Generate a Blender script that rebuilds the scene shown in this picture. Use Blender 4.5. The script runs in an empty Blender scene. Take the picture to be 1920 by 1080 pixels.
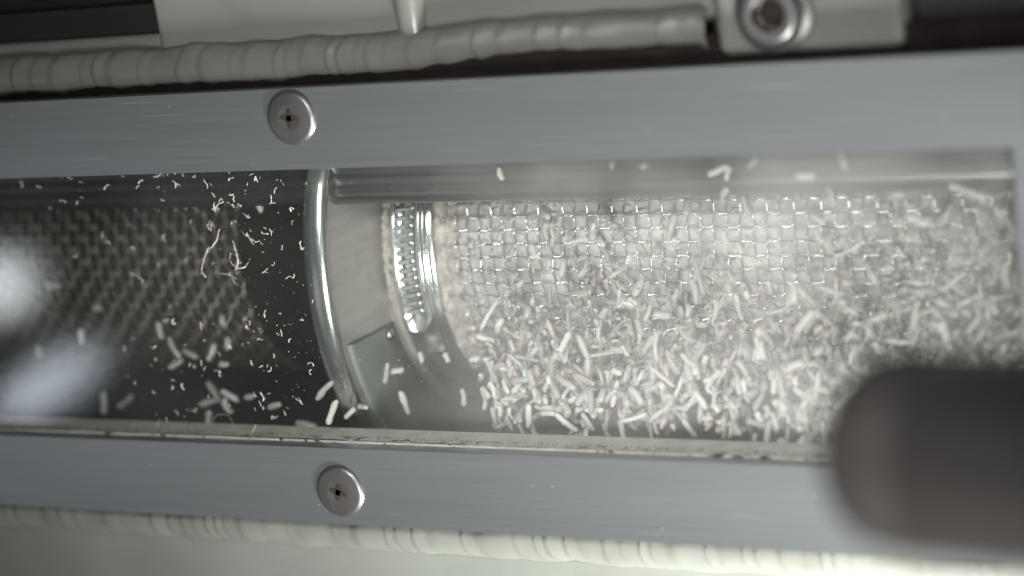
import bpy, bmesh, math, random
from mathutils import Vector, Matrix, noise
random.seed(7)
S = 0.001                       # everything below is measured in millimetres
sc = bpy.context.scene
COL = sc.collection

# ---------------------------------------------------------------- camera
CAM = Vector((161.517, -301.138, 75.685))
CR = Vector((0.8870, 0.4480, -0.1135)); CF = Vector((-0.4611, 0.8605, -0.2163)).normalized()
CR = (CR - CF * CR.dot(CF)).normalized(); CU = CR.cross(CF)
FPX = 4073.0
cd = bpy.data.cameras.new('camera'); cam = bpy.data.objects.new('camera', cd); COL.objects.link(cam)
cam.matrix_world = Matrix(((CR.x, CU.x, -CF.x, CAM.x * S), (CR.y, CU.y, -CF.y, CAM.y * S), (CR.z, CU.z, -CF.z, CAM.z * S), (0, 0, 0, 1)))
cd.sensor_width = 36; cd.lens = FPX / 1920 * 36; cd.clip_start = 0.01; cd.clip_end = 20
cd.dof.use_dof = True; cd.dof.focus_distance = 0.371; cd.dof.aperture_fstop = 76.4 / 10
sc.camera = cam
sc.view_settings.view_transform = 'Standard'; sc.view_settings.look = 'None'
sc.view_settings.exposure = 0.0; sc.view_settings.gamma = 1.0; sc.view_settings.use_curve_mapping = False
sc.cycles.max_bounces = 10; sc.cycles.transparent_max_bounces = 16
sc.cycles.use_denoising = True
sc.cycles.caustics_reflective = False; sc.cycles.caustics_refractive = False

def at(px, py, d):
    """point on the plane y = d (mm behind the frame's face) that was measured at a photo pixel"""
    r = CR * (px - 960) - CU * (py - 540) + CF * FPX
    return CAM + r * ((d - CAM.y) / r.y)

# ---------------------------------------------------------------- world and lamps
w = bpy.data.worlds.new('World'); sc.world = w; w.use_nodes = True
nt = w.node_tree; bg = nt.nodes['Background']
tc = nt.nodes.new('ShaderNodeTexCoord'); nz = nt.nodes.new('ShaderNodeTexNoise'); nz.inputs['Scale'].default_value = 1.6
nz.inputs['Detail'].default_value = 1.0
cr = nt.nodes.new('ShaderNodeValToRGB'); cr.color_ramp.elements[0].position = 0.35; cr.color_ramp.elements[1].position = 0.7
cr.color_ramp.elements[0].color = (0.035, 0.035, 0.035, 1); cr.color_ramp.elements[1].color = (0.20, 0.205, 0.205, 1)
nt.links.new(tc.outputs['Generated'], nz.inputs['Vector']); nt.links.new(nz.outputs['Fac'], cr.inputs['Fac'])
nt.links.new(cr.outputs['Color'], bg.inputs['Color']); bg.inputs['Strength'].default_value = 0.9

def lamp(name, loc, target, sx, sy, power, col=(1, 1, 1), roll=0.0, shape='ELLIPSE'):
    l = bpy.data.lights.new(name, 'AREA'); l.shape = shape; l.size = sx * S; l.size_y = sy * S
    l.energy = power; l.color = col
    o = bpy.data.objects.new(name, l); COL.objects.link(o)
    o.location = Vector(loc) * S
    q = (Vector(target) - Vector(loc)).to_track_quat('-Z', 'Y')
    o.rotation_euler = (q.to_matrix() @ Matrix.Rotation(roll, 3, 'Z')).to_euler()
    return o
k1 = lamp('key_lamp', (126, -236, -66), (2, 10, -4), 80, 60, 0.062, (1.0, 0.985, 0.97))
k2 = lamp('high_lamp', (40, -250, 118), (0, 5, -25), 80, 60, 0.062, (1.0, 0.99, 0.97))
k3 = lamp('low_lamp', (150, -100, -200), (62, 6, -84), 70, 50, 0.50, (0.98, 1.0, 0.97))
lamp('soft_lamp', (-330, -620, -170), (30, 0, 0), 420, 300, 0.06, (0.96, 0.98, 1.0))
k1.data.spread = k2.data.spread = math.radians(56); k3.data.spread = math.radians(60)
def mirror_lamp(name, px, py, dist, sx, sy, power, col, roll=0.0):
    p = at(px, py, 3); v = (p - CAM).normalized(); v.y = -v.y
    return lamp(name, p + v * dist, p, sx, sy, power, col, roll)
mirror_lamp('round_lamp', 5, 535, 480, 22, 26, 0.009, (0.9, 0.96, 1.0))
mirror_lamp('strip_lamp', 95, 715, 480, 46, 18, 0.009, (0.82, 0.9, 1.0), math.radians(24))

# ---------------------------------------------------------------- materials
def mat(name, base, metal=0.0, rough=0.5, noise_scale=None, noise_amt=0.15, bump=0.0, bump_scale=400, stretch=(1, 1, 1),
        rough_var=0.0, coat=0.0, aniso=0.0, detail=6.0, col2=None, bump_dist=0.0003, sss=0.0):
    m = bpy.data.materials.new(name); m.use_nodes = True; t = m.node_tree; b = t.nodes['Principled BSDF']
    b.inputs['Base Color'].default_value = (*base, 1); b.inputs['Metallic'].default_value = metal
    b.inputs['Roughness'].default_value = rough; b.inputs['Coat Weight'].default_value = coat
    b.inputs['Anisotropic'].default_value = aniso
    if sss: b.inputs['Subsurface Weight'].default_value = sss; b.inputs['Subsurface Scale'].default_value = 0.001
    c = t.nodes.new('ShaderNodeTexCoord'); mp = t.nodes.new('ShaderNodeMapping'); mp.inputs['Scale'].default_value = stretch
    t.links.new(c.outputs['Object'], mp.inputs['Vector'])
    if noise_scale:
        n = t.nodes.new('ShaderNodeTexNoise'); n.inputs['Scale'].default_value = noise_scale; n.inputs['Detail'].default_value = detail
        t.links.new(mp.outputs['Vector'], n.inputs['Vector'])
        r = t.nodes.new('ShaderNodeValToRGB'); r.color_ramp.elements[0].position = 0.3; r.color_ramp.elements[1].position = 0.7
        lo = col2 if col2 else tuple(x * (1 - noise_amt) for x in base)
        r.color_ramp.elements[0].color = (*lo, 1); r.color_ramp.elements[1].color = (*[min(1, x * (1 + (0 if col2 else noise_amt))) for x in base], 1)
        t.links.new(n.outputs['Fac'], r.inputs['Fac']); t.links.new(r.outputs['Color'], b.inputs['Base Color'])
        if rough_var:
            mr = t.nodes.new('ShaderNodeMapRange'); mr.inputs['To Min'].default_value = rough - rough_var; mr.inputs['To Max'].default_value = rough + rough_var
            t.links.new(n.outputs['Fac'], mr.inputs['Value']); t.links.new(mr.outputs['Result'], b.inputs['Roughness'])
    if bump:
        n2 = t.nodes.new('ShaderNodeTexNoise'); n2.inputs['Scale'].default_value = bump_scale; n2.inputs['Detail'].default_value = 5
        t.links.new(mp.outputs['Vector'], n2.inputs['Vector'])
        bp = t.nodes.new('ShaderNodeBump'); bp.inputs['Strength'].default_value = bump; bp.inputs['Distance'].default_value = bump_dist
        t.links.new(n2.outputs['Fac'], bp.inputs['Height']); t.links.new(bp.outputs['Normal'], b.inputs['Normal'])
    return m

M = {}
def dull(name, v):
    M[name].node_tree.nodes['Principled BSDF'].inputs['Specular IOR Level'].default_value = v
def frame_metal():
    m = mat('brushed_aluminium', (0.385, 0.405, 0.418), 0.92, 0.34, 24, 0.10, bump=0.10, bump_scale=2600, stretch=(0.05, 1, 1), rough_var=0.12, bump_dist=0.00016)
    t = m.node_tree; b = t.nodes['Principled BSDF']
    # fine random scratches lying at shallow angles
    c = t.nodes.new('ShaderNodeTexCoord'); last = None
    col = b.inputs['Base Color'].links[0].from_socket
    for rot, sc_, thr in ((0.05, 1100, 0.70), (-0.10, 800, 0.715), (0.16, 950, 0.73)):
        mp = t.nodes.new('ShaderNodeMapping'); mp.inputs['Rotation'].default_value = (0, rot, 0); mp.inputs['Scale'].default_value = (0.03, 1, 1); mp.inputs['Location'].default_value = (rot * 3, sc_ * .01, rot)
        n = t.nodes.new('ShaderNodeTexNoise'); n.inputs['Scale'].default_value = sc_; n.inputs['Detail'].default_value = 2
        g = t.nodes.new('ShaderNodeMath'); g.operation = 'GREATER_THAN'; g.inputs[1].default_value = thr
        mx = t.nodes.new('ShaderNodeMixRGB'); mx.inputs['Color2'].default_value = (0.75, 0.77, 0.8, 1)
        ml = t.nodes.new('ShaderNodeMath'); ml.operation = 'MULTIPLY'; ml.inputs[1].default_value = 0.30
        t.links.new(c.outputs['Object'], mp.inputs['Vector']); t.links.new(mp.outputs['Vector'], n.inputs['Vector'])
        t.links.new(n.outputs['Fac'], g.inputs[0]); t.links.new(g.outputs[0], ml.inputs[0]); t.links.new(ml.outputs[0], mx.inputs['Fac'])
        t.links.new(col, mx.inputs['Color1']); col = mx.outputs['Color']
    # brushed grain
    mp = t.nodes.new('ShaderNodeMapping'); mp.inputs['Scale'].default_value = (0.02, 1, 1); n = t.nodes.new('ShaderNodeTexNoise'); n.inputs['Scale'].default_value = 1500; n.inputs['Detail'].default_value = 4
    t.links.new(c.outputs['Object'], mp.inputs['Vector']); t.links.new(mp.outputs['Vector'], n.inputs['Vector'])
    mr = t.nodes.new('ShaderNodeMapRange'); mr.inputs['From Min'].default_value = .25; mr.inputs['From Max'].default_value = .75; mr.inputs['To Min'].default_value = .92; mr.inputs['To Max'].default_value = 1.06
    t.links.new(n.outputs['Fac'], mr.inputs['Value']); vs = t.nodes.new('ShaderNodeVectorMath'); vs.operation = 'SCALE'
    t.links.new(col, vs.inputs[0]); t.links.new(mr.outputs[0], vs.inputs['Scale']); col = vs.outputs[0]
    # small pale dust flecks
    v = t.nodes.new('ShaderNodeTexVoronoi'); v.inputs['Scale'].default_value = 260; t.links.new(c.outputs['Object'], v.inputs['Vector'])
    ls = t.nodes.new('ShaderNodeMath'); ls.operation = 'LESS_THAN'; ls.inputs[1].default_value = 0.045
    t.links.new(v.outputs['Distance'], ls.inputs[0])
    sp = t.nodes.new('ShaderNodeSeparateColor'); t.links.new(v.outputs['Color'], sp.inputs[0])
    g2 = t.nodes.new('ShaderNodeMath'); g2.operation = 'GREATER_THAN'; g2.inputs[1].default_value = 0.55; t.links.new(sp.outputs[0], g2.inputs[0])
    m2 = t.nodes.new('ShaderNodeMath'); m2.operation = 'MULTIPLY'; t.links.new(ls.outputs[0], m2.inputs[0]); t.links.new(g2.outputs[0], m2.inputs[1])
    mx = t.nodes.new('ShaderNodeMixRGB'); mx.inputs['Color2'].default_value = (0.8, 0.8, 0.78, 1)
    t.links.new(m2.outputs[0], mx.inputs['Fac']); t.links.new(col, mx.inputs['Color1']); t.links.new(mx.outputs['Color'], b.inputs['Base Color'])
    return m
M['frame'] = frame_metal()
M['paint'] = mat('grey_green_paint', (0.16, 0.168, 0.15), 0.0, 0.38, 60, 0.08, bump=0.25, bump_scale=300, bump_dist=0.0004, rough_var=0.06)
M['bead'] = mat('painted_weld', (0.165, 0.172, 0.152), 0.0, 0.32, 70, 0.10, col2=(0.135, 0.135, 0.12), bump=0.2, bump_scale=500, bump_dist=0.0003, coat=0.2)
M['recess'] = mat('shade_brown_recess', (0.060, 0.048, 0.048), 0, 0.5, 40, 0.3, bump=0.2, bump_scale=200)  # the recess's shadow is put into this brown base colour
M['groove'] = mat('black_groove', (0.012, 0.008, 0.007), 0, 0.75, 200, 0.4)  # near-black tone showing in the gap beside the frame
M['steel'] = mat('polished_steel', (0.55, 0.54, 0.53), 1.0, 0.20, 120, 0.08, bump=0.05, bump_scale=600)
M['screw'] = mat('screw_steel', (0.19, 0.185, 0.182), 0.85, 0.38, 300, 0.12, bump=0.04, bump_scale=900)
M['rust'] = mat('rusty_socket', (0.022, 0.012, 0.007), 0.1, 0.8, 500, 0.5)
M['wire'] = mat('steel_wire', (0.84, 0.83, 0.81), 0.75, 0.16, 300, 0.1)
M['wire_dark'] = mat('dark_wire', (0.42, 0.375, 0.32), 0.7, 0.36, 300, 0.2)  # wire of the left screen, darker than the right one
M['flange'] = mat('satin_flange', (0.72, 0.69, 0.66), 0.45, 0.45, 500, 0.10, bump=0.2, bump_scale=700, stretch=(1, 0.12, 1), bump_dist=0.0002, rough_var=0.08)
M['flange_low'] = mat('grey_green_steel', (0.46, 0.50, 0.475), 0.4, 0.36, 200, 0.1, bump=0.15, bump_scale=250)
M['rim'] = mat('glossy_rim', (0.66, 0.70, 0.68), 0.9, 0.22, 200, 0.1)
M['clamp'] = mat('clamp_steel', (0.74, 0.78, 0.77), 0.9, 0.22, 200, 0.1, bump=0.08, bump_scale=500)
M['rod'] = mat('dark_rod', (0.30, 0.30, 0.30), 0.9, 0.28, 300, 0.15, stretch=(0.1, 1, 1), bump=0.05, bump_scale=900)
M['rod_dark'] = mat('dark_reflection_trim', (0.06, 0.055, 0.06), 0.6, 0.28, 300, 0.2, bump=0.05, bump_scale=900)  # darker copy of the trim metal, with its dark reflections put into the colour
M['black'] = mat('hollow_shade_black', (0.022, 0.019, 0.018), 0, 0.6, 300, 0.3)
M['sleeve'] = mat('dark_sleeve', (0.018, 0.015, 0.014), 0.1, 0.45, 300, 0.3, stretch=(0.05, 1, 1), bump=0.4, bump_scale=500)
M['chamber_dark'] = mat('near_black_chamber', (0.010, 0.0085, 0.008), 0.0, 0.6, 60, 0.3)  # near-black walls, against the pale right half of the chamber
M['chamber'] = mat('dusty_steel_chamber', (0.55, 0.58, 0.55), 0.3, 0.5, 60, 0.2)
M['gauze'] = mat('frayed_gauze', (0.62, 0.58, 0.54), 0.2, 0.6, 500, 0.3, bump=1.0, bump_scale=900, bump_dist=0.0008)
M['pellet'] = mat('white_plastic', (0.82, 0.80, 0.78), 0, 0.42, 300, 0.06, sss=0.25)
M['core'] = mat('packed_granulate', (0.68, 0.655, 0.65), 0, 0.7, 200, 0.14, bump=0.7, bump_scale=420, bump_dist=0.0008)
M['fluff'] = mat('white_fluff', (0.36, 0.34, 0.30), 0, 0.7)
M['dot'] = mat('black_dirt', (0.02, 0.018, 0.015), 0, 0.8)
M['grime'] = mat('grey_grime', (0.40, 0.38, 0.33), 0, 0.8, 900, 0.5)
M['handle'] = mat('dark_handle', (0.105, 0.096, 0.092), 0.0, 0.5, 60, 0.3, stretch=(0.05, 1, 1))
M['chip'] = mat('chipped_paint', (0.75, 0.77, 0.74), 0.3, 0.4)

def vary(m, lo, hi):
    t = m.node_tree; b = t.nodes['Principled BSDF']; col = b.inputs['Base Color'].links[0].from_socket
    oi = t.nodes.new('ShaderNodeObjectInfo'); g = t.nodes.new('ShaderNodeNewGeometry')
    ad = t.nodes.new('ShaderNodeMath'); ad.operation = 'ADD'; t.links.new(oi.outputs['Random'], ad.inputs[0]); t.links.new(g.outputs['Random Per Island'], ad.inputs[1])
    fr = t.nodes.new('ShaderNodeMath'); fr.operation = 'FRACT'; t.links.new(ad.outputs[0], fr.inputs[0])
    mr = t.nodes.new('ShaderNodeMapRange'); mr.inputs['To Min'].default_value = lo; mr.inputs['To Max'].default_value = hi; t.links.new(fr.outputs[0], mr.inputs['Value'])
    sc_ = t.nodes.new('ShaderNodeVectorMath'); sc_.operation = 'SCALE'; t.links.new(col, sc_.inputs[0]); t.links.new(mr.outputs[0], sc_.inputs['Scale'])
    t.links.new(sc_.outputs[0], b.inputs['Base Color'])
vary(M['pellet'], 0.55, 1.05)
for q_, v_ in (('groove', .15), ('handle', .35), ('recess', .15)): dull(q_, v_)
def gasket_mat():
    m = mat('grimy_pale_gasket', (0.78, 0.76, 0.70), 0.0, 0.5, 260, 0.15, bump=0.5, bump_scale=600)
    t = m.node_tree; b = t.nodes['Principled BSDF']; col = b.inputs['Base Color'].links[0].from_socket
    c = t.nodes.new('ShaderNodeTexCoord'); n = t.nodes.new('ShaderNodeTexNoise'); n.inputs['Scale'].default_value = 900; n.inputs['Detail'].default_value = 4
    mp = t.nodes.new('ShaderNodeMapping'); mp.inputs['Scale'].default_value = (0.5, 1, 1)
    t.links.new(c.outputs['Object'], mp.inputs['Vector']); t.links.new(mp.outputs['Vector'], n.inputs['Vector'])
    s = t.nodes.new('ShaderNodeSeparateXYZ'); t.links.new(c.outputs['Object'], s.inputs[0])
    # dirt gathers in the corner next to the frame (a band 1.2 mm wide)
    mr = t.nodes.new('ShaderNodeMapRange'); mr.inputs['From Min'].default_value = 5.2 * S; mr.inputs['From Max'].default_value = 6.6 * S
    mr.inputs['To Min'].default_value = 0.60; mr.inputs['To Max'].default_value = 0.8
    t.links.new(s.outputs['Y'], mr.inputs['Value'])
    g = t.nodes.new('ShaderNodeMath'); g.operation = 'GREATER_THAN'; t.links.new(n.outputs['Fac'], g.inputs[0]); t.links.new(mr.outputs['Result'], g.inputs[1])
    mx = t.nodes.new('ShaderNodeMixRGB'); mx.inputs['Color2'].default_value = (0.07, 0.055, 0.04, 1)
    t.links.new(g.outputs[0], mx.inputs['Fac']); t.links.new(col, mx.inputs['Color1']); t.links.new(mx.outputs['Color'], b.inputs['Base Color'])
    return m
M['gasket'] = gasket_mat()

def glass_mat():
    m = bpy.data.materials.new('dusty_clear_pane'); m.use_nodes = True; t = m.node_tree; t.nodes.remove(t.nodes['Principled BSDF'])
    out = t.nodes['Material Output']
    tr = t.nodes.new('ShaderNodeBsdfTransparent'); tr.inputs['Color'].default_value = (0.97, 0.98, 0.97, 1)
    gl = t.nodes.new('ShaderNodeBsdfGlossy'); gl.inputs['Roughness'].default_value = 0.022
    fr = t.nodes.new('ShaderNodeFresnel'); fr.inputs['IOR'].default_value = 1.38
    m1 = t.nodes.new('ShaderNodeMixShader'); t.links.new(fr.outputs[0], m1.inputs[0]); t.links.new(tr.outputs[0], m1.inputs[1]); t.links.new(gl.outputs[0], m1.inputs[2])
    c = t.nodes.new('ShaderNodeTexCoord')
    n0 = t.nodes.new('ShaderNodeTexNoise'); n0.inputs['Scale'].default_value = 2600; n0.inputs['Detail'].default_value = 3; t.links.new(c.outputs['Object'], n0.inputs['Vector'])
    bp = t.nodes.new('ShaderNodeBump'); bp.inputs['Strength'].default_value = 0.14; bp.inputs['Distance'].default_value = 0.00005
    t.links.new(n0.outputs['Fac'], bp.inputs['Height']); t.links.new(bp.outputs['Normal'], gl.inputs['Normal'])
    df = t.nodes.new('ShaderNodeBsdfDiffuse'); df.inputs['Color'].default_value = (0.62, 0.61, 0.58, 1)
    n1 = t.nodes.new('ShaderNodeTexNoise'); n1.inputs['Scale'].default_value = 38; n1.inputs['Detail'].default_value = 6; t.links.new(c.outputs['Object'], n1.inputs['Vector'])
    mr = t.nodes.new('ShaderNodeMapRange'); mr.inputs['From Min'].default_value = 0.35; mr.inputs['From Max'].default_value = 0.7
    mr.inputs['To Min'].default_value = 0.01; mr.inputs['To Max'].default_value = 0.05; t.links.new(n1.outputs['Fac'], mr.inputs['Value'])
    # the side of the pane with the granulate behind it is dustier
    s = t.nodes.new('ShaderNodeSeparateXYZ'); t.links.new(c.outputs['Object'], s.inputs[0])
    m3 = t.nodes.new('ShaderNodeMapRange'); m3.inputs['From Min'].default_value = -34 * S; m3.inputs['From Max'].default_value = 14 * S
    m3.inputs['To Min'].default_value = 0.2; m3.inputs['To Max'].default_value = 3.0; t.links.new(s.outputs['X'], m3.inputs['Value'])
    mu = t.nodes.new('ShaderNodeMath'); mu.operation = 'MULTIPLY'; t.links.new(mr.outputs[0], mu.inputs[0]); t.links.new(m3.outputs[0], mu.inputs[1])
    m2 = t.nodes.new('ShaderNodeMixShader'); t.links.new(mu.outputs[0], m2.inputs[0]); t.links.new(m1.outputs[0], m2.inputs[1]); t.links.new(df.outputs[0], m2.inputs[2])
    t.links.new(m2.outputs[0], out.inputs['Surface'])
    return m
M['glass'] = glass_mat()

# ---------------------------------------------------------------- helpers
def link(name, verts, faces, material, parent=None, smooth=True, loc=(0, 0, 0)):
    me = bpy.data.meshes.new(name); me.from_pydata([tuple(c * S for c in v) for v in verts], [], faces); me.update()
    bm = bmesh.new(); bm.from_mesh(me); bmesh.ops.recalc_face_normals(bm, faces=bm.faces); bm.to_mesh(me); bm.free()
    if smooth:
        for p in me.polygons: p.use_smooth = True
    me.materials.append(M[material]); o = bpy.data.objects.new(name, me); COL.objects.link(o)
    o.location = Vector(loc) * S
    if parent: o.parent = parent
    return o
def tag(o, label=None, cat=None, group=None, kind=None):
    if label: o['label'] = label
    if cat: o['category'] = cat
    if group: o['group'] = group
    if kind: o['kind'] = kind
    return o
def thing(name, label, cat, group=None, loc=(0, 0, 0)):
    o = bpy.data.objects.new(name, None); COL.objects.link(o); o.empty_display_size = 0.005; o.location = Vector(loc) * S
    return tag(o, label, cat, group)
class MB:
    def __init__(s): s.v = []; s.f = []
    def add(s, v, f):
        k = len(s.v); s.v += [tuple(x) for x in v]; s.f += [tuple(i + k for i in q) for q in f]
    def box(s, x0, x1, y0, y1, z0, z1):
        s.add([(x0, y0, z0), (x1, y0, z0), (x1, y1, z0), (x0, y1, z0), (x0, y0, z1), (x1, y0, z1), (x1, y1, z1), (x0, y1, z1)],
              [(0, 3, 2, 1), (4, 5, 6, 7), (0, 1, 5, 4), (1, 2, 6, 5), (2, 3, 7, 6), (3, 0, 4, 7)])
    def tube(s, pts, rad, n=6, caps=True):
        pts = [Vector(p) for p in pts]; rs = rad if isinstance(rad, (list, tuple)) else [rad] * len(pts)
        vs = []; fs = []; up = None
        for i, p in enumerate(pts):
            d = (pts[min(i + 1, len(pts) - 1)] - pts[max(i - 1, 0)]).normalized()
            if up is None: up = d.orthogonal().normalized()
            up = (up - d * up.dot(d)).normalized(); sd = d.cross(up)
            for k in range(n):
                a = 2 * math.pi * k / n; vs.append(p + (up * math.cos(a) + sd * math.sin(a)) * rs[i])
        for i in range(len(pts) - 1):
            for k in range(n): fs.append((i * n + k, i * n + (k + 1) % n, (i + 1) * n + (k + 1) % n, (i + 1) * n + k))
        if caps: fs.append(tuple(range(n))[::-1]); fs.append(tuple((len(pts) - 1) * n + k for k in range(n)))
        s.add(vs, fs)
    def grid(s, rows, closed=False):
        n = len(rows[0]); vs = [p for r in rows for p in r]; fs = []
        for i in range(len(rows) - 1):
            for k in range(n - (0 if closed else 1)): fs.append((i * n + k, i * n + (k + 1) % n, (i + 1) * n + (k + 1) % n, (i + 1) * n + k))
        s.add(vs, fs)
    def build(s, name, material, parent=None, smooth=True, loc=(0, 0, 0)): return link(name, s.v, s.f, material, parent, smooth, loc)
def bevel(o, width, seg=3, angle=40):
    m = o.modifiers.new('bevel', 'BEVEL'); m.width = width * S; m.segments = seg; m.limit_method = 'ANGLE'; m.angle_limit = math.radians(angle)
    m.harden_normals = False
    o.data.polygons.foreach_set('use_smooth', [True] * len(o.data.polygons))
    w_ = o.modifiers.new('wn', 'WEIGHTED_NORMAL'); w_.keep_sharp = False
    return o
AX = (59.5, -3.0)               # the tube's axis: distance behind the frame face, height
def cyl(x, R, a):               # a = 0 faces the viewer, positive is up
    return (x, AX[0] - R * math.cos(a), AX[1] + R * math.sin(a))

# ---------------------------------------------------------------- housing (painted, welded body)
XL, XR = -190.0, 150.0
FT, FB = 34.15, -42.3           # outer edges of the window frame
IT, IB, IR = 20.4, -28.35, 82.4 # opening
h = thing('machine_housing', 'grey green painted welded metal housing surrounding the long sight window', 'machine housing')
b = MB()                        # dark seat under the frame
b.box(XL, XR, 4.2, 7.5, IT + 3.2, FT + 4.4); b.box(XL, XR, 4.2, 7.5, FB - 4.0, IB - 3.2)
b.build('window_seat', 'groove', h, False)
# chamber behind the window
b = MB()
def shell(b, x0, x1, z0=-52, z1=46, y1=118, t=3):
    b.box(x0, x1, 7.6, y1, z1, z1 + t); b.box(x0, x1, 7.6, y1, z0 - t, z0); b.box(x0, x1, y1, y1 + t, z0 - t, z1 + t)
shell(b, XL, -42.2)
b.build('chamber_wall', 'chamber_dark', h, False)
b = MB(); shell(b, -41.8, XR); b.build('chamber_wall', 'chamber', h, False)
for x_ in (XL - 3, XR):
    b = MB(); b.box(x_, x_ + 3, 7.6, 118, -55, 49); b.build('chamber_end', 'chamber_dark', h, False)
# front inner faces of the wall above and below the opening
b = MB(); b.box(XL, XR, 7.6, 9.6, 24, 46); b.box(XL, XR, 7.6, 9.6, -52, -32); b.build('front_wall', 'chamber_dark', h, False)

YB = 5.6
def bead(z0, side, seed, lift, x0=XL, x1=XR):
    """weld bead: overlapping crescent ripples along the frame"""
    rnd = random.Random(seed); rows = []; n = 26
    edges = [x0]
    while edges[-1] < x1: edges.append(edges[-1] + rnd.choice([2.0, 2.8, 3.4, 4.2, 5.4, 7.0]))
    amps = [rnd.uniform(0.25, 1.0) for _ in edges]
    import bisect
    x = x0
    while x < x1:
        row = []
        for k in range(n):
            a = math.pi * k / (n - 1)                       # 0 = towards the frame, pi = away
            u = a - math.pi * 0.42
            xs = x - 0.95 * u * u + 0.3 * noise.noise(Vector((x * 0.3, a, seed)))
            i = max(0, min(bisect.bisect(edges, xs) - 1, len(edges) - 2))
            f = max(0, min(1, (xs - edges[i]) / (edges[i + 1] - edges[i])))
            saw = (min(f * 3.2, 1) ** 2 * (3 - 2 * min(f * 3.2, 1))) * (1 - f) ** 0.9 * (0.85 + 0.7 * noise.noise(Vector((x * .07, 2, seed))))
            r = 3.5 + (0.66 if side > 0 else 0.55) * amps[i] * saw * math.sin(a) ** 0.7 + 0.55 * noise.noise(Vector((x * 0.13, a * 0.7, seed + 5)))
            L = lift(x)
            row.append((x, YB - r * math.sin(a) * (0.76 if side > 0 else 0.6), z0 + side * (3.6 + L - r * math.cos(a) * (1.0 - L * 0.1))))
        rows.append(row); x += 0.22
    b = MB(); b.grid(rows); return b
def lift_top(x):
    s = lambda a, c, w_: 1 / (1 + math.exp(-(a - c) / w_))
    return 0.15 + 1.6 * s(x, -8, 4) * (1 - s(x, 36, 1.2)) + 1.8 * s(x, 70, 3) + 0.25 * noise.noise(Vector((x * 0.3, 3, 1)))
bead(FT + 0.35, 1, 3, lift_top, XL, 36.5).build('weld_bead', 'bead', h)
bead(FB + 0.7, -1, 9, lambda x: 0.15 + 0.1 * noise.noise(Vector((x * 0.2, 9, 1)))).build('weld_bead', 'bead', h)

def panel(pts, y0, y1, name, m='paint', bw=1.2, par=h):
    """plate with a polygon outline in x,z"""
    n = len(pts); v = [(p[0], y0, p[1]) for p in pts] + [(p[0], y1, p[1]) for p in pts]
    f = [tuple(range(n))[::-1], tuple(range(n, 2 * n))] + [(i, (i + 1) % n, n + (i + 1) % n, n + i) for i in range(n)]
    o = link(name, v, f, m, par, False); bevel(o, bw, 4, 30); return o
TOPZ = 130
xa = at(318, 110, 8).x; xb = at(780, 60, 8).x; xc = at(1345, 60, 6).x; xd = at(1712, 60, 6).x
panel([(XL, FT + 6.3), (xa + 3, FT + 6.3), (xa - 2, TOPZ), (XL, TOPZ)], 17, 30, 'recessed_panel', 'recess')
panel([(xa, FT + 6.2), (xb, FT + 6.2), (xb, TOPZ), (xa - 6, TOPZ)], 5.4, 26, 'raised_panel', 'paint', 1.6)
panel([(XL, FT + 6.6), (xa + 1, FT + 6.6), (xa + 1, FT + 9.8), (XL, FT + 9.8)], 6.2, 17.5, 'lower_lip', 'paint', 1.0)
panel([(xb - 1, FT + 6.2), (xc, FT + 6.2), (xc, FT + 14.5), (xb - 1, FT + 14.5)], 5.8, 26, 'side_panel', 'paint', 1.6)
panel([(xb - 1, FT + 14.0), (xc, FT + 14.0), (xc, TOPZ), (xb - 1, TOPZ)], 9, 28.1, 'upper_panel', 'paint', 1.6)
panel([(xc + 0.4, FT + 0.35), (xd, FT + 0.3), (xd + 1.5, TOPZ), (xc - 0.5, TOPZ)], 3.6, 26, 'mounting_lug', 'paint', 2.2)
panel([(xd - 1, FT + 2.2), (XR, FT + 3.6), (XR, TOPZ), (xd - 1, TOPZ)], 9, 26, 'end_panel', 'paint', 1.6)
panel([(XL, FB - 5.6), (XR, FB - 5.6), (XR, -150), (XL, -150)], 5.6, 20, 'lower_panel', 'paint', 1.0)
b = MB(); b.tube([(xb + 0.8, 6.4, FT + 4.6 + t * 3) for t in range(0, 28)], [3.1 - 1.2 * math.exp(-t) + 0.12 * noise.noise(Vector((t * .8, 0, 0))) for t in range(28)], 20)
b.build('vertical_weld', 'bead', h)
# chips of bare paint along the lip at the left
b = MB(); rnd = random.Random(5)
for k in range(88):
    px = rnd.uniform(0, 270); py = 97 - px * 0.055 + rnd.choice([0, 0, 9]) + rnd.uniform(-2, 2)
    p = at(px, py, 6.9); L = rnd.uniform(0.5, 2.2)
    b.tube([p + Vector((i * L / 4, 0, rnd.uniform(-.12, .12))) for i in range(5)], [0.04, .12, .15, .1, .03], 5)
tag(b.build('paint_chip', 'chip', h), kind='stuff')

# bolt in the mounting lug
p = at(1452, 22, 3.6)
bo = thing('socket_bolt', 'blurred steel socket bolt in the painted lug at the upper edge', 'bolt', loc=p)
def lathe(prof, n=48):
    b = MB(); b.grid([[(r * math.cos(2 * math.pi * k / n), -y, r * math.sin(2 * math.pi * k / n)) for k in range(n)] for r, y in prof], True); return b
o = lathe([(6.2, -0.5), (6.2, 0.4), (4.8, 0.9), (4.6, 2.6), (4.1, 3.2), (2.6, 3.2), (2.5, 1.0), (0.01, 1.0)]).build('bolt_head', 'screw', bo); bevel(o, 0.25, 2)
b = MB(); b.v = []; b.add([(2.45 * math.cos(math.radians(60 * k)), -1.1, 2.45 * math.sin(math.radians(60 * k))) for k in range(6)], [(0, 1, 2, 3, 4, 5)])
b.build('hex_socket', 'rust', bo, False)

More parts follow.
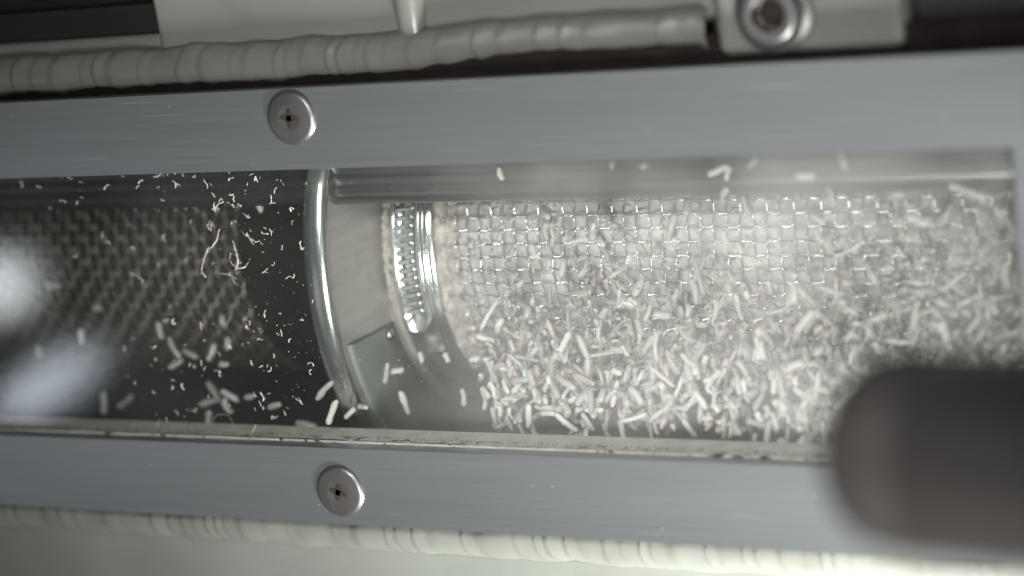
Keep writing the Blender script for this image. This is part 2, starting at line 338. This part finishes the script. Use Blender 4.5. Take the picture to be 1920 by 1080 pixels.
# ---------------------------------------------------------------- window frame, pane, gasket, screws
wf = thing('window_frame', 'brushed blue grey aluminium frame screwed round the long inspection pane', 'window frame')
def ring_plate(x0, x1, z0, z1, X0, X1, Z0, Z1, y0, y1):
    o_ = [(X0, Z0), (X1, Z0), (X1, Z1), (X0, Z1)]; i_ = [(x0, z0), (x1, z0), (x1, z1), (x0, z1)]
    v = [(x, y, z) for y in (y0, y1) for (x, z) in o_ + i_]; f = []
    for k in range(4):
        j = (k + 1) % 4
        f += [(k, j, 4 + j, 4 + k), (8 + k, 12 + k, 12 + j, 8 + j), (k, 8 + k, 8 + j, j), (4 + k, 4 + j, 12 + j, 12 + k)]
    return v, f
v, f = ring_plate(XL + 15, IR, IB, IT, XL, XR - 3, FB, FT, 0, 3.0)
o = link('frame_plate', v, f, 'frame', wf, False); bevel(o, 0.22, 3)
v, f = ring_plate(XL + 15.2, IR - .25, IB + .25, IT - .25, XL + 10, IR + 4, IB - 3, IT + 3, 3.02, 10.5)
o = link('gasket', v, f, 'gasket', wf, False); bevel(o, 0.12, 2)
b = MB(); b.box(XL + 15.5, IR - .3, 3.15, 3.75, IB + .3, IT - .3); b.build('window_pane', 'glass', wf, False)
def screw(px, py):
    c = at(px, py, -1.0)
    prof = [(4.8, -1.2), (4.85, -0.8), (4.8, -0.2), (4.7, 0.2), (4.45, 0.52), (4.1, 0.72), (3.9, 0.76), (2.8, 0.88), (2.2, 0.95), (1.9, 0.92)]
    o = lathe(prof + [(1.5, 0.86), (0.01, 0.80)], 56).build('screw', 'screw', wf); o.location = Vector((c.x, 0.0, c.z)) * S
    for p_ in o.data.polygons: p_.use_smooth = True
    # cross recess arms
    b = MB()
    rot = random.Random(int(px)).uniform(-0.3, 0.3)
    for k in range(4):
        a = rot + k * math.pi / 2; dx, dz = math.cos(a), math.sin(a); q = []
        for u, wd in ((0.0, 0.5), (0.9, 0.45), (1.62, 0.22)):
            q += [(dx * u - dz * wd, -0.965, dz * u + dx * wd), (dx * u + dz * wd, -0.965, dz * u - dx * wd)]
        b.add(q, [(0, 1, 3, 2), (2, 3, 5, 4)])
    # the wall of the recess
    s_ = b.build('cross_recess', 'rust', o, False)
    return o
tag(screw(541, 222)); tag(screw(633, 924))

# ---------------------------------------------------------------- rounded edge trim above the screens
zr = at(960, 353, 15).z
prof = [(19.5, 26.5), (13.4, 26.5), (13.2, 24), (13.6, zr + 4.0), (13.7, zr + 3.0), (13.3, zr + 2.2)]
prof += [(15.2 - 2.2 * math.cos(t), zr - 2.1 * math.sin(t)) for t in [math.pi * (-0.28 + 1.2 * k / 14) for k in range(15)]] + [(17.6, zr + 3), (17.6, 24)]
def trim(x0, x1, name, m, label):
    b = MB(); b.grid([[(x, y, z) for y, z in prof] for x in (x0, x1)], True)
    return tag(b.build(name, m), label, 'trim')
trim(XL + 1, -42.6, 'edge_trim', 'rod_dark', 'glossy rounded trim, blackened for its dark reflections, along the top of the dark left chamber')
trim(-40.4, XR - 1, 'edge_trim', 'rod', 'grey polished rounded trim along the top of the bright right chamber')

# ---------------------------------------------------------------- partition flange with rounded rim
fl = thing('partition_flange', 'pale round flange with glossy rounded rim dividing dark and bright chambers', 'flange')
def annulus(x, R0, R1, n=160, nr=8, name='flange_face', m='flange', par=fl, a0=-math.pi, a1=math.pi):
    b = MB(); b.grid([[cyl(x, R0 + (R1 - R0) * j / nr, a0 + (a1 - a0) * k / n) for k in range(n + 1)] for j in range(nr + 1)]); return b.build(name, m, par)
annulus(-40.6, 29.5, 50.9, name='flange_face')
annulus(-42.4, 29.5, 50.9, name='flange_back', m='chamber_dark')
b = MB(); n = 200; rows = []
for k in range(n + 1):
    a = -math.pi + 2 * math.pi * k / n
    rows.append([cyl(-42.1 + 2.3 * math.cos(t), 51.0 + 1.25 * math.sin(t) + (0.25 if abs(math.sin(t)) < .3 else 0), a) for t in [2 * math.pi * j / 18 for j in range(18)]])
b.grid(rows, True); b.build('flange_rim', 'rim', fl)
b = MB(); rows = []
for k in range(81):            # raised darker grey-green sector on the lower flange
    rows.append([cyl(-40.4 + y, R, math.radians(-18 + 5.5 * (R - 33.4) / 15 - 70 * k / 80)) for y, R in ((0, 48.4), (0.55, 48.2), (0.8, 47.4), (0.8, 38), (0.8, 33.6), (0, 33.4))])
b.grid(rows); b.build('lower_sector', 'flange_low', fl)
b = MB(); c = Vector(cyl(-39.4, 36.2, math.radians(-19.5)))
b.grid([[(c.x + 0.9 * math.sin(t), c.y + 1.1 * math.cos(t) * math.cos(s), c.z + 1.1 * math.cos(t) * math.sin(s)) for s in [2 * math.pi * j / 16 for j in range(16)]] for t in [math.pi * (i / 8 - .5) for i in range(9)]], True)
b.build('rivet', 'steel', fl)

# ---------------------------------------------------------------- stub tubes on both sides of the flange
b = MB(); b.grid([[cyl(x, 31.0, 2 * math.pi * k / 120) for k in range(120)] for x in (-40.5, -29)], True)
st = tag(b.build('stub_tube', 'flange'), 'short pale metal stub under the worm clamp beside the flange', 'tube stub')
xs_ = at(462, 540, 33).x
b = MB(); b.grid([[cyl(x, 31.0 + r, 2 * math.pi * k / 120) for k in range(120)] for x, r in ((-42.6, -4), (-50, -3.9), (-58, -4), (xs_ - .3, -4), (xs_ - .4, -6.6))], True)
tag(b.build('dark_sleeve', 'sleeve'), 'dark ribbed sleeve left of the flange where the darker screen ends', 'sleeve')

# ---------------------------------------------------------------- worm drive clamp
cl = thing('hose_clamp', 'shiny worm drive hose clamp with slotted strap around the screen tube', 'hose clamp')
def strap(b, xs, R, a0, a1, n=140, wob=0.0):
    rows = []
    for k in range(n + 1):
        a = math.radians(a0 + (a1 - a0) * k / n); rows.append([cyl(x, R + r, a) for x, r in xs])
    b.grid(rows)
b = MB(); strap(b, [(-38.4, -0.9), (-38.5, 0.5), (-38.1, 1.0), (-37.5, 0.6), (-36.9, 0.1), (-32.6, 0.1), (-32.0, 0.8), (-31.5, 1.15), (-31.1, 0.7), (-30.8, 0.25), (-30.0, 0.6), (-29.5, -0.9)], 31.5, -175, 175)
b.build('band', 'clamp', cl)
ts, te = 80.0, -21.0
b = MB(); rows = []; n = 120
for k in range(n + 1):
    a = ts + (te - ts) * k / n; s_ = (a - te) * math.pi / 180 * 33.2; hw = 3.15 if s_ > 3.15 else math.sqrt(max(0.0, 3.15 ** 2 - (3.15 - s_) ** 2)) + 0.02
    bump_ = 1.2 * math.exp(-((s_ - 0.0) / 2.2) ** 2)
    rows.append([cyl(-34.7 + u * hw, 32.7 + r + bump_, math.radians(a)) for u, r in ((-1, -.5), (-1.0, 0.1), (-0.94, 0.45), (-0.68, 0.45), (-0.62, 0.0), (0.62, 0.0), (0.68, 0.45), (0.94, 0.45), (1.0, 0.1), (1, -.5))])
b.grid(rows); b.build('strap_tail', 'clamp', cl)
b = MB(); a = 79.0
while a > -17:
    ar = math.radians(a); L = 2.05
    pts = []; rs = []
    for i in range(9):
        u = -1 + i / 4
        pts.append(cyl(-34.7 + u * L, 32.85 + 0.28 * (1 - u ** 4), ar + 0.010 * u)); rs.append(0.50 * (1 - 0.55 * u ** 8))
    b.tube(pts, rs, 10); a -= 2.75
b.build('strap_thread', 'clamp', cl)
b = MB()
for i, (aa, xo, L) in enumerate(((-31, -34.2, 1.6), (-32.6, -34.8, 1.9), (-26.3, -34.9, .9), (-27.4, -34.6, 1.0), (-28.4, -34.9, .8), (-29.4, -34.6, .7))):
    b.tube([cyl(xo - L + 2 * L * k / 4, 31.68, math.radians(aa)) for k in range(5)], 0.13, 5)
b.build('stamped_mark', 'wire', cl)

# ---------------------------------------------------------------- woven wire screens
def weave(x0, x1, R, pitch, rad, amp, a0, a1, seed=1, jit=0.03, thin=1.0, low=0.0):
    rnd = random.Random(seed); b = MB(); da = pitch / R
    na = int((a1 - a0) / da); nx = int((x1 - x0) / pitch)
    for j in range(nx + 1):                                    # hoops
        x = x0 + j * pitch + rnd.uniform(-jit, jit); pts = []
        for k in range(na * 4 + 1):
            a = a0 + da * k / 4; t = k / 4
            pts.append(cyl(x + 0.05 * math.sin(a * 3 + j * .2), R + amp * math.cos(math.pi * (t + j)), a))
        b.tube(pts, rad, 6, False)
    for i in range(na + 1):                                    # lengthwise wires
        a = a0 + da * i + rnd.uniform(-.002, .002); pts = []
        for k in range(nx * 4 + 1):
            pts.append(cyl(x0 + pitch * k / 4, R - low - amp * math.cos(math.pi * (k / 4 + i)), a + 0.004 * math.sin(k * .03)))
        b.tube(pts, rad * thin, 6, False)
    return b
RAD = math.radians
sr = thing('wire_screen', 'bright woven wire screen tube packed with white granulate', 'wire screen')
weave(-28.4, 140, 30.0, 2.36, 0.16, 0.34, RAD(-88), RAD(75), 2).build('woven_mesh', 'wire', sr)
b = MB(); rows = []; rnd = random.Random(4)                     # frayed hem folded against the clamp
for j in range(11):
    x = -29.7 + j * 0.42; row = []
    for k in range(260):
        a = RAD(-95 + 180 * k / 259); r = 31.3 + 0.5 * math.sin(j * 1.2) + 0.7 * noise.noise(Vector((x * .9, a * 22, 0))) - j * 0.1
        row.append(cyl(x + 0.5 * noise.noise(Vector((j, a * 12, 4))), r, a))
    rows.append(row)
b.grid(rows); b.build('folded_hem', 'gauze', sr)
b = MB(); rows = []
for j in range(6):
    rows.append([cyl(-39.9 + j * .3 + .5 * noise.noise(Vector((j, RAD(-95 + 180 * k / 259) * 14, 9))), 32.3 + .9 * math.sin(j * .62) + .6 * noise.noise(Vector((j * .8, RAD(-95 + 180 * k / 259) * 20, 7))), RAD(-10 + 95 * k / 259)) for k in range(260)])
b.grid(rows); b.build('frayed_edge', 'gauze', sr)
xs_ = at(462, 540, 33).x
sl = thing('wire_screen', 'dark out of focus woven wire screen in the dark left chamber', 'wire screen')
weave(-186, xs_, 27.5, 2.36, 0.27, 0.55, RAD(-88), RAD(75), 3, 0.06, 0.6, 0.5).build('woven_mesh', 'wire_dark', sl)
b = MB(); b.grid([[cyl(x, 25.6, 2 * math.pi * k / 90) for k in range(90)] for x in (-187, xs_)], True); b.build('shade_core', 'black', sl)  # black core drawn in for the darkness inside the empty tube

# ---------------------------------------------------------------- granulate
def pellet_mesh(seed, L, r, n=8):
    rnd = random.Random(seed); cv = rnd.uniform(-1.0, 1.0) * .25; kz = rnd.uniform(-.3, .3); pts = []; rs = []
    prof = [(0, .35), (0.05, .75), (0.14, 1), (0.35, 1.03), (0.6, .97), (0.82, 1.0), (0.94, .8), (1, .4)]
    for u, k in prof:
        pts.append(Vector(((u - .5) * L, cv * (u - .5) ** 2 * L * 2, kz * abs(u - .4) * 1.5 + rnd.uniform(-.1, .1)))); rs.append(r * k * rnd.uniform(.78, 1.12))
    b = MB(); b.tube(pts, rs, n); return b
protos = []
for i in range(24):
    b = pellet_mesh(i, random.choice([1.4, 2.2, 3.0, 3.6, 4.4, 5.2, 6.2]), random.uniform(0.34, 0.62))
    me = bpy.data.meshes.new('white_pellet'); me.from_pydata([tuple(c * S for c in v_) for v_ in b.v], [], b.f); me.update()
    for p_ in me.polygons: p_.use_smooth = True
    me.materials.append(M['pellet']); protos.append(me)
def place_pellet(p, rot, label, group, me=None):
    o = bpy.data.objects.new('white_pellet', me or random.choice(protos)); COL.objects.link(o)
    o.location = Vector(p) * S; o.rotation_euler = rot
    return tag(o, label, 'pellet', group)
def front(z, m=1.0):            # depth of the screen's face at a height
    dz = min(abs(z - AX[1]), 30.2); return AX[0] - math.sqrt(max(0.0, 30.6 ** 2 - dz * dz)) - m
LP = 'white rod shaped plastic pellet heaped in front of the bright wire screen'
GP = 'pellets heaped in front of the bright screen'
cnt = 0
# hand placed pellets of the heap: pixel x, y, image angle, length, radius, depth
heap = [(1078, 795, 60, 5.2, .7, 22), (1120, 762, -62, 6.0, .75, 22), (1165, 715, -55, 5.5, .8, 22), (1085, 815, 0, 2.2, .9, 21), (1058, 785, 20, 3.2, .8, 20),
        (988, 745, -80, 6.2, .85, 20), (1020, 738, 10, 4.6, .7, 21), (960, 690, 80, 5.0, .55, 22), (925, 700, -60, 3.8, .5, 23), (950, 790, -20, 5.0, .7, 17),
        (1000, 805, 65, 4.4, .7, 17), (975, 800, 75, 3.5, .6, 17), (940, 735, 30, 5.0, .6, 22), (890, 673, 0, 2.0, .8, 20), (1130, 770, 30, 3.2, .8, 19),
        (1080, 728, 0, 1.4, .6, 19), (1200, 785, -25, 2.8, .75, 19), (1165, 805, 85, 3.2, .7, 18), (1135, 810, 70, 3.0, .6, 18), (1215, 725, 5, 3.4, .8, 19),
        (1357, 690, -70, 3.2, .8, 19), (1336, 768, 0, 1.8, .9, 19), (1355, 790, -55, 3.6, .8, 19), (1400, 790, 75, 5.6, .75, 19), (1453, 720, -80, 3.0, .8, 17),
        (1478, 765, 60, 4.2, .85, 17), (1458, 800, 0, 1.8, .9, 17), (1495, 797, 0, 1.8, .9, 16), (1543, 752, 60, 2.6, .8, 16), (1570, 720, -30, 2.8, .8, 15),
        (1467, 828, 0, 1.6, .7, 15), (1505, 825, -60, 3.0, .8, 15), (1060, 640, -60, 3.6, .8, 18), (1035, 625, 75, 4.2, .7, 19), (880, 615, 0, 2.8, .8, 19),
        (910, 635, 20, 3.0, .7, 19), (1240, 590, 0, 2.8, .8, 16), (745, 695, 0, 2.0, .85, 20), (760, 755, 75, 4.0, .8, 17), (790, 670, 80, 1.8, .7, 20),
        (838, 670, 60, 1.6, .8, 20), (870, 745, 85, 2.8, .7, 18), (725, 700, -60, 4.2, .6, 14), (655, 775, -35, 2.6, .7, 10), (680, 762, -10, 2.6, .6, 10)]
def oriented(px, py, ang, L, r, d, label, group, tilt=0.0):
    global cnt
    b = pellet_mesh(cnt + 50, L, r)
    me = bpy.data.meshes.new('white_pellet'); me.from_pydata([tuple(c * S for c in v_) for v_ in b.v], [], b.f); me.update()
    for p_ in me.polygons: p_.use_smooth = True
    me.materials.append(M['pellet'])
    cnt += 1
    return place_pellet(at(px, py, d), (0, RAD(ang), RAD(tilt)), label, group, me)
for (px, py, an, L, r, d) in heap: oriented(px, py, an, L * 1.15, r * .8, d, LP, GP, random.uniform(-35, 35))
LL = 'blurred white pellet stuck in the dark left chamber behind the pane'; GL = 'pellets in the dark left chamber'
left = [(325, 652, 55, 4.0), (357, 664, 15, 3.4), (331, 683, -25, 3.6), (398, 662, -50, 3.6), (420, 683, 0, 1.8), (427, 644, -80, 2.2), (402, 735, 55, 4.2), (432, 742, 25, 3.6),
        (390, 755, -15, 3.6), (424, 762, 70, 2.8), (467, 744, -10, 2.0), (235, 756, -30, 4.2), (196, 756, -75, 4.2), (392, 785, -70, 3.0), (575, 796, 15, 3.6),
        (418, 603, 80, 2.2), (183, 577, 0, 1.6), (485, 386, 70, 2.2), (100, 536, 10, 2.8), (250, 800, 0, 3), (152, 632, 90, 2.6), (72, 660, 90, 2.0), (515, 760, -20, 3.0), (300, 620, 80, 3.0)]
own = {(325, 652): 'upper left pellet of the loose cluster in the dark chamber, tilted steeply', (357, 664): 'nearly level pellet in the middle of the loose cluster in the dark chamber',
       (331, 683): 'lower left pellet of the loose cluster in the dark chamber', (398, 662): 'right hand leaning pellet of the loose cluster in the dark chamber',
       (420, 683): 'round looking pellet end just below the loose cluster in the dark chamber', (467, 744): 'short pellet just right of the star shaped cluster in the dark chamber',
       (485, 386): 'lone short pellet high in the dark chamber near the flange', (196, 756): 'steep blurred pellet beside the bluish reflection near the lower ledge',
       (235, 756): 'gently sloping blurred pellet right of the steep one near the lower ledge', (183, 577): 'small round blurred pellet above the bluish reflection',
       (575, 796): 'flat lying blurred pellet on the lower ledge left of the flange rim', (392, 785): 'steep pellet standing on the lower ledge beside the arched hair'}
for (px, py, an, L) in left:
    o = oriented(px, py, an, L * 1.15, .62, random.uniform(15, 24), own.get((px, py), LL), GL, random.uniform(-20, 20))
for (px, py, an, wd) in ((606, 733, -42, 'upper'), (622, 772, -60, 'lower')): oriented(px, py, an, 5.2, .62, 6.6, wd + ' of two slim pellets slanting against the left edge of the flange rim', 'pellets at the flange rim')
# fallen heap
spots = []
r2 = random.Random(21)
while len(spots) < 165:
    x = r2.uniform(-14, 92); d = r2.uniform(9, 29); zm = -28.0 + .27 * d; z = r2.triangular(zm, zm + 30, zm); top = -12 + 5 * noise.noise(Vector((x * .05, 1, 2)))
    if z > top and r2.random() < 0.86: continue
    if d > front(z, .8): continue
    spots.append((x, d, z))
for s_ in spots: place_pellet(s_, (r2.uniform(-1, 1), r2.uniform(0, 3.14), r2.uniform(-.7, .7)), LP, GP)
LU = 'white pellet clinging to the pane above the heap'; GU = 'pellets clinging inside the pane'
for k in range(46):
    x = r2.triangular(-14, 80, 55); z = r2.uniform(-12, 18)
    o = place_pellet((x, r2.uniform(5.0, 14.0) if r2.random() < .7 else front(z, 2.2), z), (r2.uniform(-.3, .3), r2.uniform(0, 3.14), r2.uniform(-.3, .3)), LU, GU)
b = MB(); r3 = random.Random(77)
def rand_pellet(b, p, r3, L=None, sc_=1.0):
    q = Matrix.Rotation(r3.uniform(0, 6.28), 3, 'Z') @ Matrix.Rotation(r3.uniform(0, 6.28), 3, 'Y'); L = L or r3.triangular(1.0, 6.0, 2.8); R = r3.triangular(.25, .66, .42) * sc_
    cv_ = r3.uniform(-2.5, 2.5)
    pts = [Vector(p) + q @ Vector(((u - .5) * L, cv_ * (u - .5) ** 2, 0)) for u in (0, .12, .5, .88, 1)]
    b.tube(pts, [R * .5, R, R, R, R * .5], 6)
kk = 0
while kk < 4200:
    x = r3.uniform(-18 + (4 if kk % 3 else 0), 140); d = r3.uniform(12, 56); zm = -30 + .27 * d
    if kk % 2: z = r3.triangular(-31, 12, -26); d = front(z, r3.uniform(.5, 3.0)); zm = -30 + .27 * d
    else: z = r3.triangular(zm - 3, zm + 24, zm)
    if d > front(z, .5) or z < -33: continue
    if z > -17 + 6 * noise.noise(Vector((x * .05, 3, 2))) and r3.random() < .86: continue
    rand_pellet(b, (x, d, z), r3, None, 1.15); kk += 1
for k in range(2200):
    x = r3.uniform(-16, 130); z = r3.triangular(-28, 8, -24); d = r3.uniform(max(8, front(z, 14)), front(z, .3))
    rand_pellet(b, (x, d, z), r3, r3.uniform(.5, 1.5), r3.uniform(.35, .7))
tag(b.build('pellet_heap', 'pellet'), 'deep heap of white plastic pellets filling the trough below the bright screen', 'pellet heap', kind='stuff')
b = MB()
for k in range(1500):
    x = min(r3.uniform(-28, 140), r3.uniform(-28, 140)); a = RAD(r3.uniform(-88, 70)); rand_pellet(b, cyl(x, r3.uniform(28.2, 29.1), a), r3, r3.uniform(1.5, 3.2), 1.25)
b.grid([[cyl(-29 + 170 * i / 120, 29.0 - 6.0 * max(0, min(1, (170 * i / 120 - 29 - 42) / 38)) + .45 * noise.noise(Vector((i * .9, k * .5, 0))), 2 * math.pi * k / 120) for k in range(120)] for i in range(121)], True)
tag(b.build('packed_granulate', 'core'), 'dense white granulate packed inside the bright wire screen', 'granulate', kind='stuff')

# ---------------------------------------------------------------- fluff and specks on the pane
def curl(seed, L, r):
    rnd = random.Random(seed); p = Vector((0, 0, 0)); a = rnd.uniform(0, 6.28); k = rnd.uniform(-1.6, 1.6); pts = [p.copy()]; n = 7
    for i in range(n):
        a += k * 1.5 / n + rnd.uniform(-.55, .55); p = p + Vector((math.cos(a), rnd.uniform(-.12, .12), math.sin(a))) * (L / n); pts.append(p.copy())
    c = sum(pts, Vector()) / len(pts); pts = [q - c for q in pts]
    rs = [r * rnd.uniform(.5, 1.25) for _ in pts]; rs[0] *= .5; rs[-1] *= .4
    b = MB(); b.tube(pts, rs, 6)
    if rnd.random() < .35:
        b.tube([pts[3], pts[3] + Vector((rnd.uniform(-.4, .4), 0, rnd.uniform(-.4, .4))), pts[3] + Vector((rnd.uniform(-.7, .7), 0, rnd.uniform(-.7, .7)))], [r, r * .8, r * .3], 5)
    return b
cm = []
for i in range(20):
    b = curl(i, random.uniform(0.7, 1.9), random.uniform(.08, .15)); me = bpy.data.meshes.new('fluff_curl')
    me.from_pydata([tuple(c * S for c in v_) for v_ in b.v], [], b.f); me.update(); me.materials.append(M['fluff'])
    for p_ in me.polygons: p_.use_smooth = True
    cm.append(me)
r4 = random.Random(11)
def put_curl(px, py, d=3.0, s=1.0, me=None):
    p = at(px, py, d); o = bpy.data.objects.new('fluff_curl', me or r4.choice(cm)); COL.objects.link(o)
    o.location = p * S; o.rotation_euler = (0, r4.uniform(0, 6.28), 0); o.scale = (s, s, s)
    return tag(o, 'tiny pale fluff curl stuck on the dark left part of the pane', 'fluff', 'fluff curls on the pane')
fixed = [(430, 650), (375, 680), (363, 688), (414, 700), (490, 687), (505, 693), (515, 667), (472, 680), (581, 697), (584, 682), (254, 718), (287, 735), (343, 725), (321, 713), (430, 760), (438, 772),
         (492, 743), (490, 757), (534, 775), (330, 774), (346, 781), (310, 787), (297, 792), (290, 777), (560, 752), (515, 783), (200, 350), (40, 345), (75, 350), (265, 340), (290, 328), (345, 325), (232, 330), (430, 335),
         (362, 330), (130, 333), (302, 375), (145, 380), (118, 377), (155, 370), (495, 437), (505, 435), (545, 417), (511, 495), (564, 460), (538, 520), (548, 518), (496, 508), (461, 598), (465, 605), (460, 613), (496, 588),
         (546, 392), (510, 375), (515, 380), (480, 335), (465, 345), (449, 384), (428, 380), (415, 375), (436, 373), (462, 404), (403, 392), (360, 415), (395, 420), (310, 600), (328, 603), (375, 610), (287, 650),
         (190, 440), (140, 480), (250, 465), (200, 455), (306, 446), (460, 440), (472, 450), (585, 565), (565, 600), (525, 624), (541, 638), (402, 365), (435, 365), (330, 345), (385, 345), (220, 320), (100, 325), (330, 322)]
for (px, py) in fixed: put_curl(px + r4.uniform(-3, 3), py, 3.0, r4.uniform(.65, 1.15))
for k in range(75):
    px = r4.triangular(60, 600, 480); py = r4.choice([r4.uniform(322, 500), r4.uniform(560, 800)]); put_curl(px, py, 3.0, r4.uniform(.35, .8))
def strand(pts, r, label, name='fluff_strand'):
    b = MB(); P = [at(x, y, 2.95) for x, y in pts]; Q = []
    for i in range(len(P) - 1):
        for t in (0, .33, .66): Q.append(P[i].lerp(P[i + 1], t) + Vector((r4.uniform(-.15, .15), 0, r4.uniform(-.15, .15))))
    Q.append(P[-1]); r *= .5; b.tube(Q, [r * r4.uniform(.4, 1.35) for _ in Q], 7)
    for k in range(7):
        q = r4.choice(Q); e = q + Vector((r4.uniform(-.9, .9), 0, r4.uniform(-.9, .9))); b.tube([q, q.lerp(e, .5) + Vector((0, 0, .15)), e], [r * .6, r * .5, r * .2], 5)
    return tag(b.build(name, 'fluff'), label, 'fluff')
strand([(411, 432), (408, 448), (398, 462), (387, 470), (382, 490), (377, 510), (386, 520)], .27, 'largest pale fluff strand on the pane, forked and bent like a twig')
strand([(438, 458), (443, 475), (446, 490), (441, 505), (460, 500)], .26, 'thick ragged fluff strand just right of the largest one')
strand([(432, 475), (430, 485), (436, 495), (442, 500)], .13, 'short fluff loop leaning on the ragged strand')
strand([(242, 517), (255, 515), (262, 522), (268, 530)], .2, 'feathery fluff tuft alone in the middle of the dark pane')
strand([(402, 380), (400, 395), (407, 385), (420, 378)], .18, 'fluff tuft just under the dark rod near the pane top')
strand([(395, 415), (388, 422), (395, 432), (398, 420)], .16, 'small knotted fluff tuft above the largest strand')
strand([(455, 437), (468, 445), (475, 452), (486, 452)], .12, 'thin crooked fluff thread right of the knotted tuft')
strand([(413, 512), (428, 513), (436, 520), (440, 530)], .14, 'thin fluff thread hooked below the ragged strand')
strand([(290, 333), (300, 328), (305, 322)], .22, 'fluff clump caught at the frame edge above the dark pane')
b = MB(); P = [at(x, y, 2.9) for x, y in [(398, 798), (402, 782), (412, 777), (424, 777), (433, 785), (438, 800)]]
b.tube(P, .04, 5); tag(b.build('hair', 'fluff'), 'thin arched hair standing on the grimy lower ledge', 'hair')
b = MB(); P = [at(x, y, 1.5) for x, y in [(480, 797), (474, 808), (464, 830)]]
b.tube(P, [.05, .09, .04], 5); tag(b.build('hair', 'fluff'), 'short straight hair lying across the lower ledge above the lower screw', 'hair')
# specks
def specks(name, m, label, gen, n, seed):
    rr = random.Random(seed); b = MB()
    for k in range(n):
        p, r = gen(rr); vs = [Vector(p) + Vector(d_) * r * rr.uniform(.6, 1.2) for d_ in ((1, 0, 0), (0, -.5, 0), (0, 0, 1), (-1, 0, 0), (0, .3, 0), (0, 0, -1))]
        b.add(vs, [(0, 2, 1), (2, 3, 1), (3, 5, 1), (5, 0, 1), (2, 0, 4), (3, 2, 4), (5, 3, 4), (0, 5, 4)])
    return tag(b.build(name, m), label, 'specks', kind='stuff')
specks('dust_specks', 'fluff', 'fine pale dust specks sprinkled over the whole pane', lambda r: (at(r.triangular(0, 1850, 450), r.uniform(325, 805), 3.0), r.triangular(.04, .16, .05)), 900, 1)
specks('dirt_specks', 'dot', 'tiny black dirt specks sprinkled over the left part of the pane', lambda r: (at(r.uniform(0, 760), r.triangular(330, 800, 400), 3.0), r.uniform(.04, .085)), 520, 2)
def ledge(r):
    x = r.uniform(-150, 60); return (x, r.gauss(5.2, .5), IB + .32), r.uniform(.05, .20)
specks('ledge_grime', 'grime', 'crumbly grey grime lining the lower ledge of the window', ledge, 1300, 3)

# ---------------------------------------------------------------- big blurred handle in front
hd = thing('round_handle', 'large dark rounded handle close to the lens at the lower right', 'handle', loc=at(1600, 860, -120))
dist = 226.0
def atz(px, py, z): return CAM + (CR * (px - 960) - CU * (py - 540) + CF * FPX) * (z / FPX)
c0 = atz(1605, 838, 222); c1 = atz(2290, 895, 196)
ax = (c1 - c0).normalized(); o0 = hd.location / S
b = MB(); rows = []; e1 = ax.orthogonal().normalized(); e2 = ax.cross(e1); Rh = 10.1
for u, r in ((0.0, .01), (0.0, .5), (0.3, .66), (.9, .78), (1.9, .88), (3.4, .96), (5.6, 1.0), (9, 1.02), (9.4, .985), (10.4, .985), (10.8, 1.02), (22, 1.03), (60, 1.03), (90, 1.0)):
    rows.append([c0 - o0 + ax * u + (e1 * math.cos(t) + e2 * math.sin(t)) * Rh * r for t in [2 * math.pi * j / 64 for j in range(64)]])
b.grid(rows, True); b.build('handle_grip', 'handle', hd)
b = MB(); b.tube([c0 - o0 + ax * 88, c0 - o0 + ax * 150], 4.5, 32); b.build('handle_shaft', 'steel', hd)
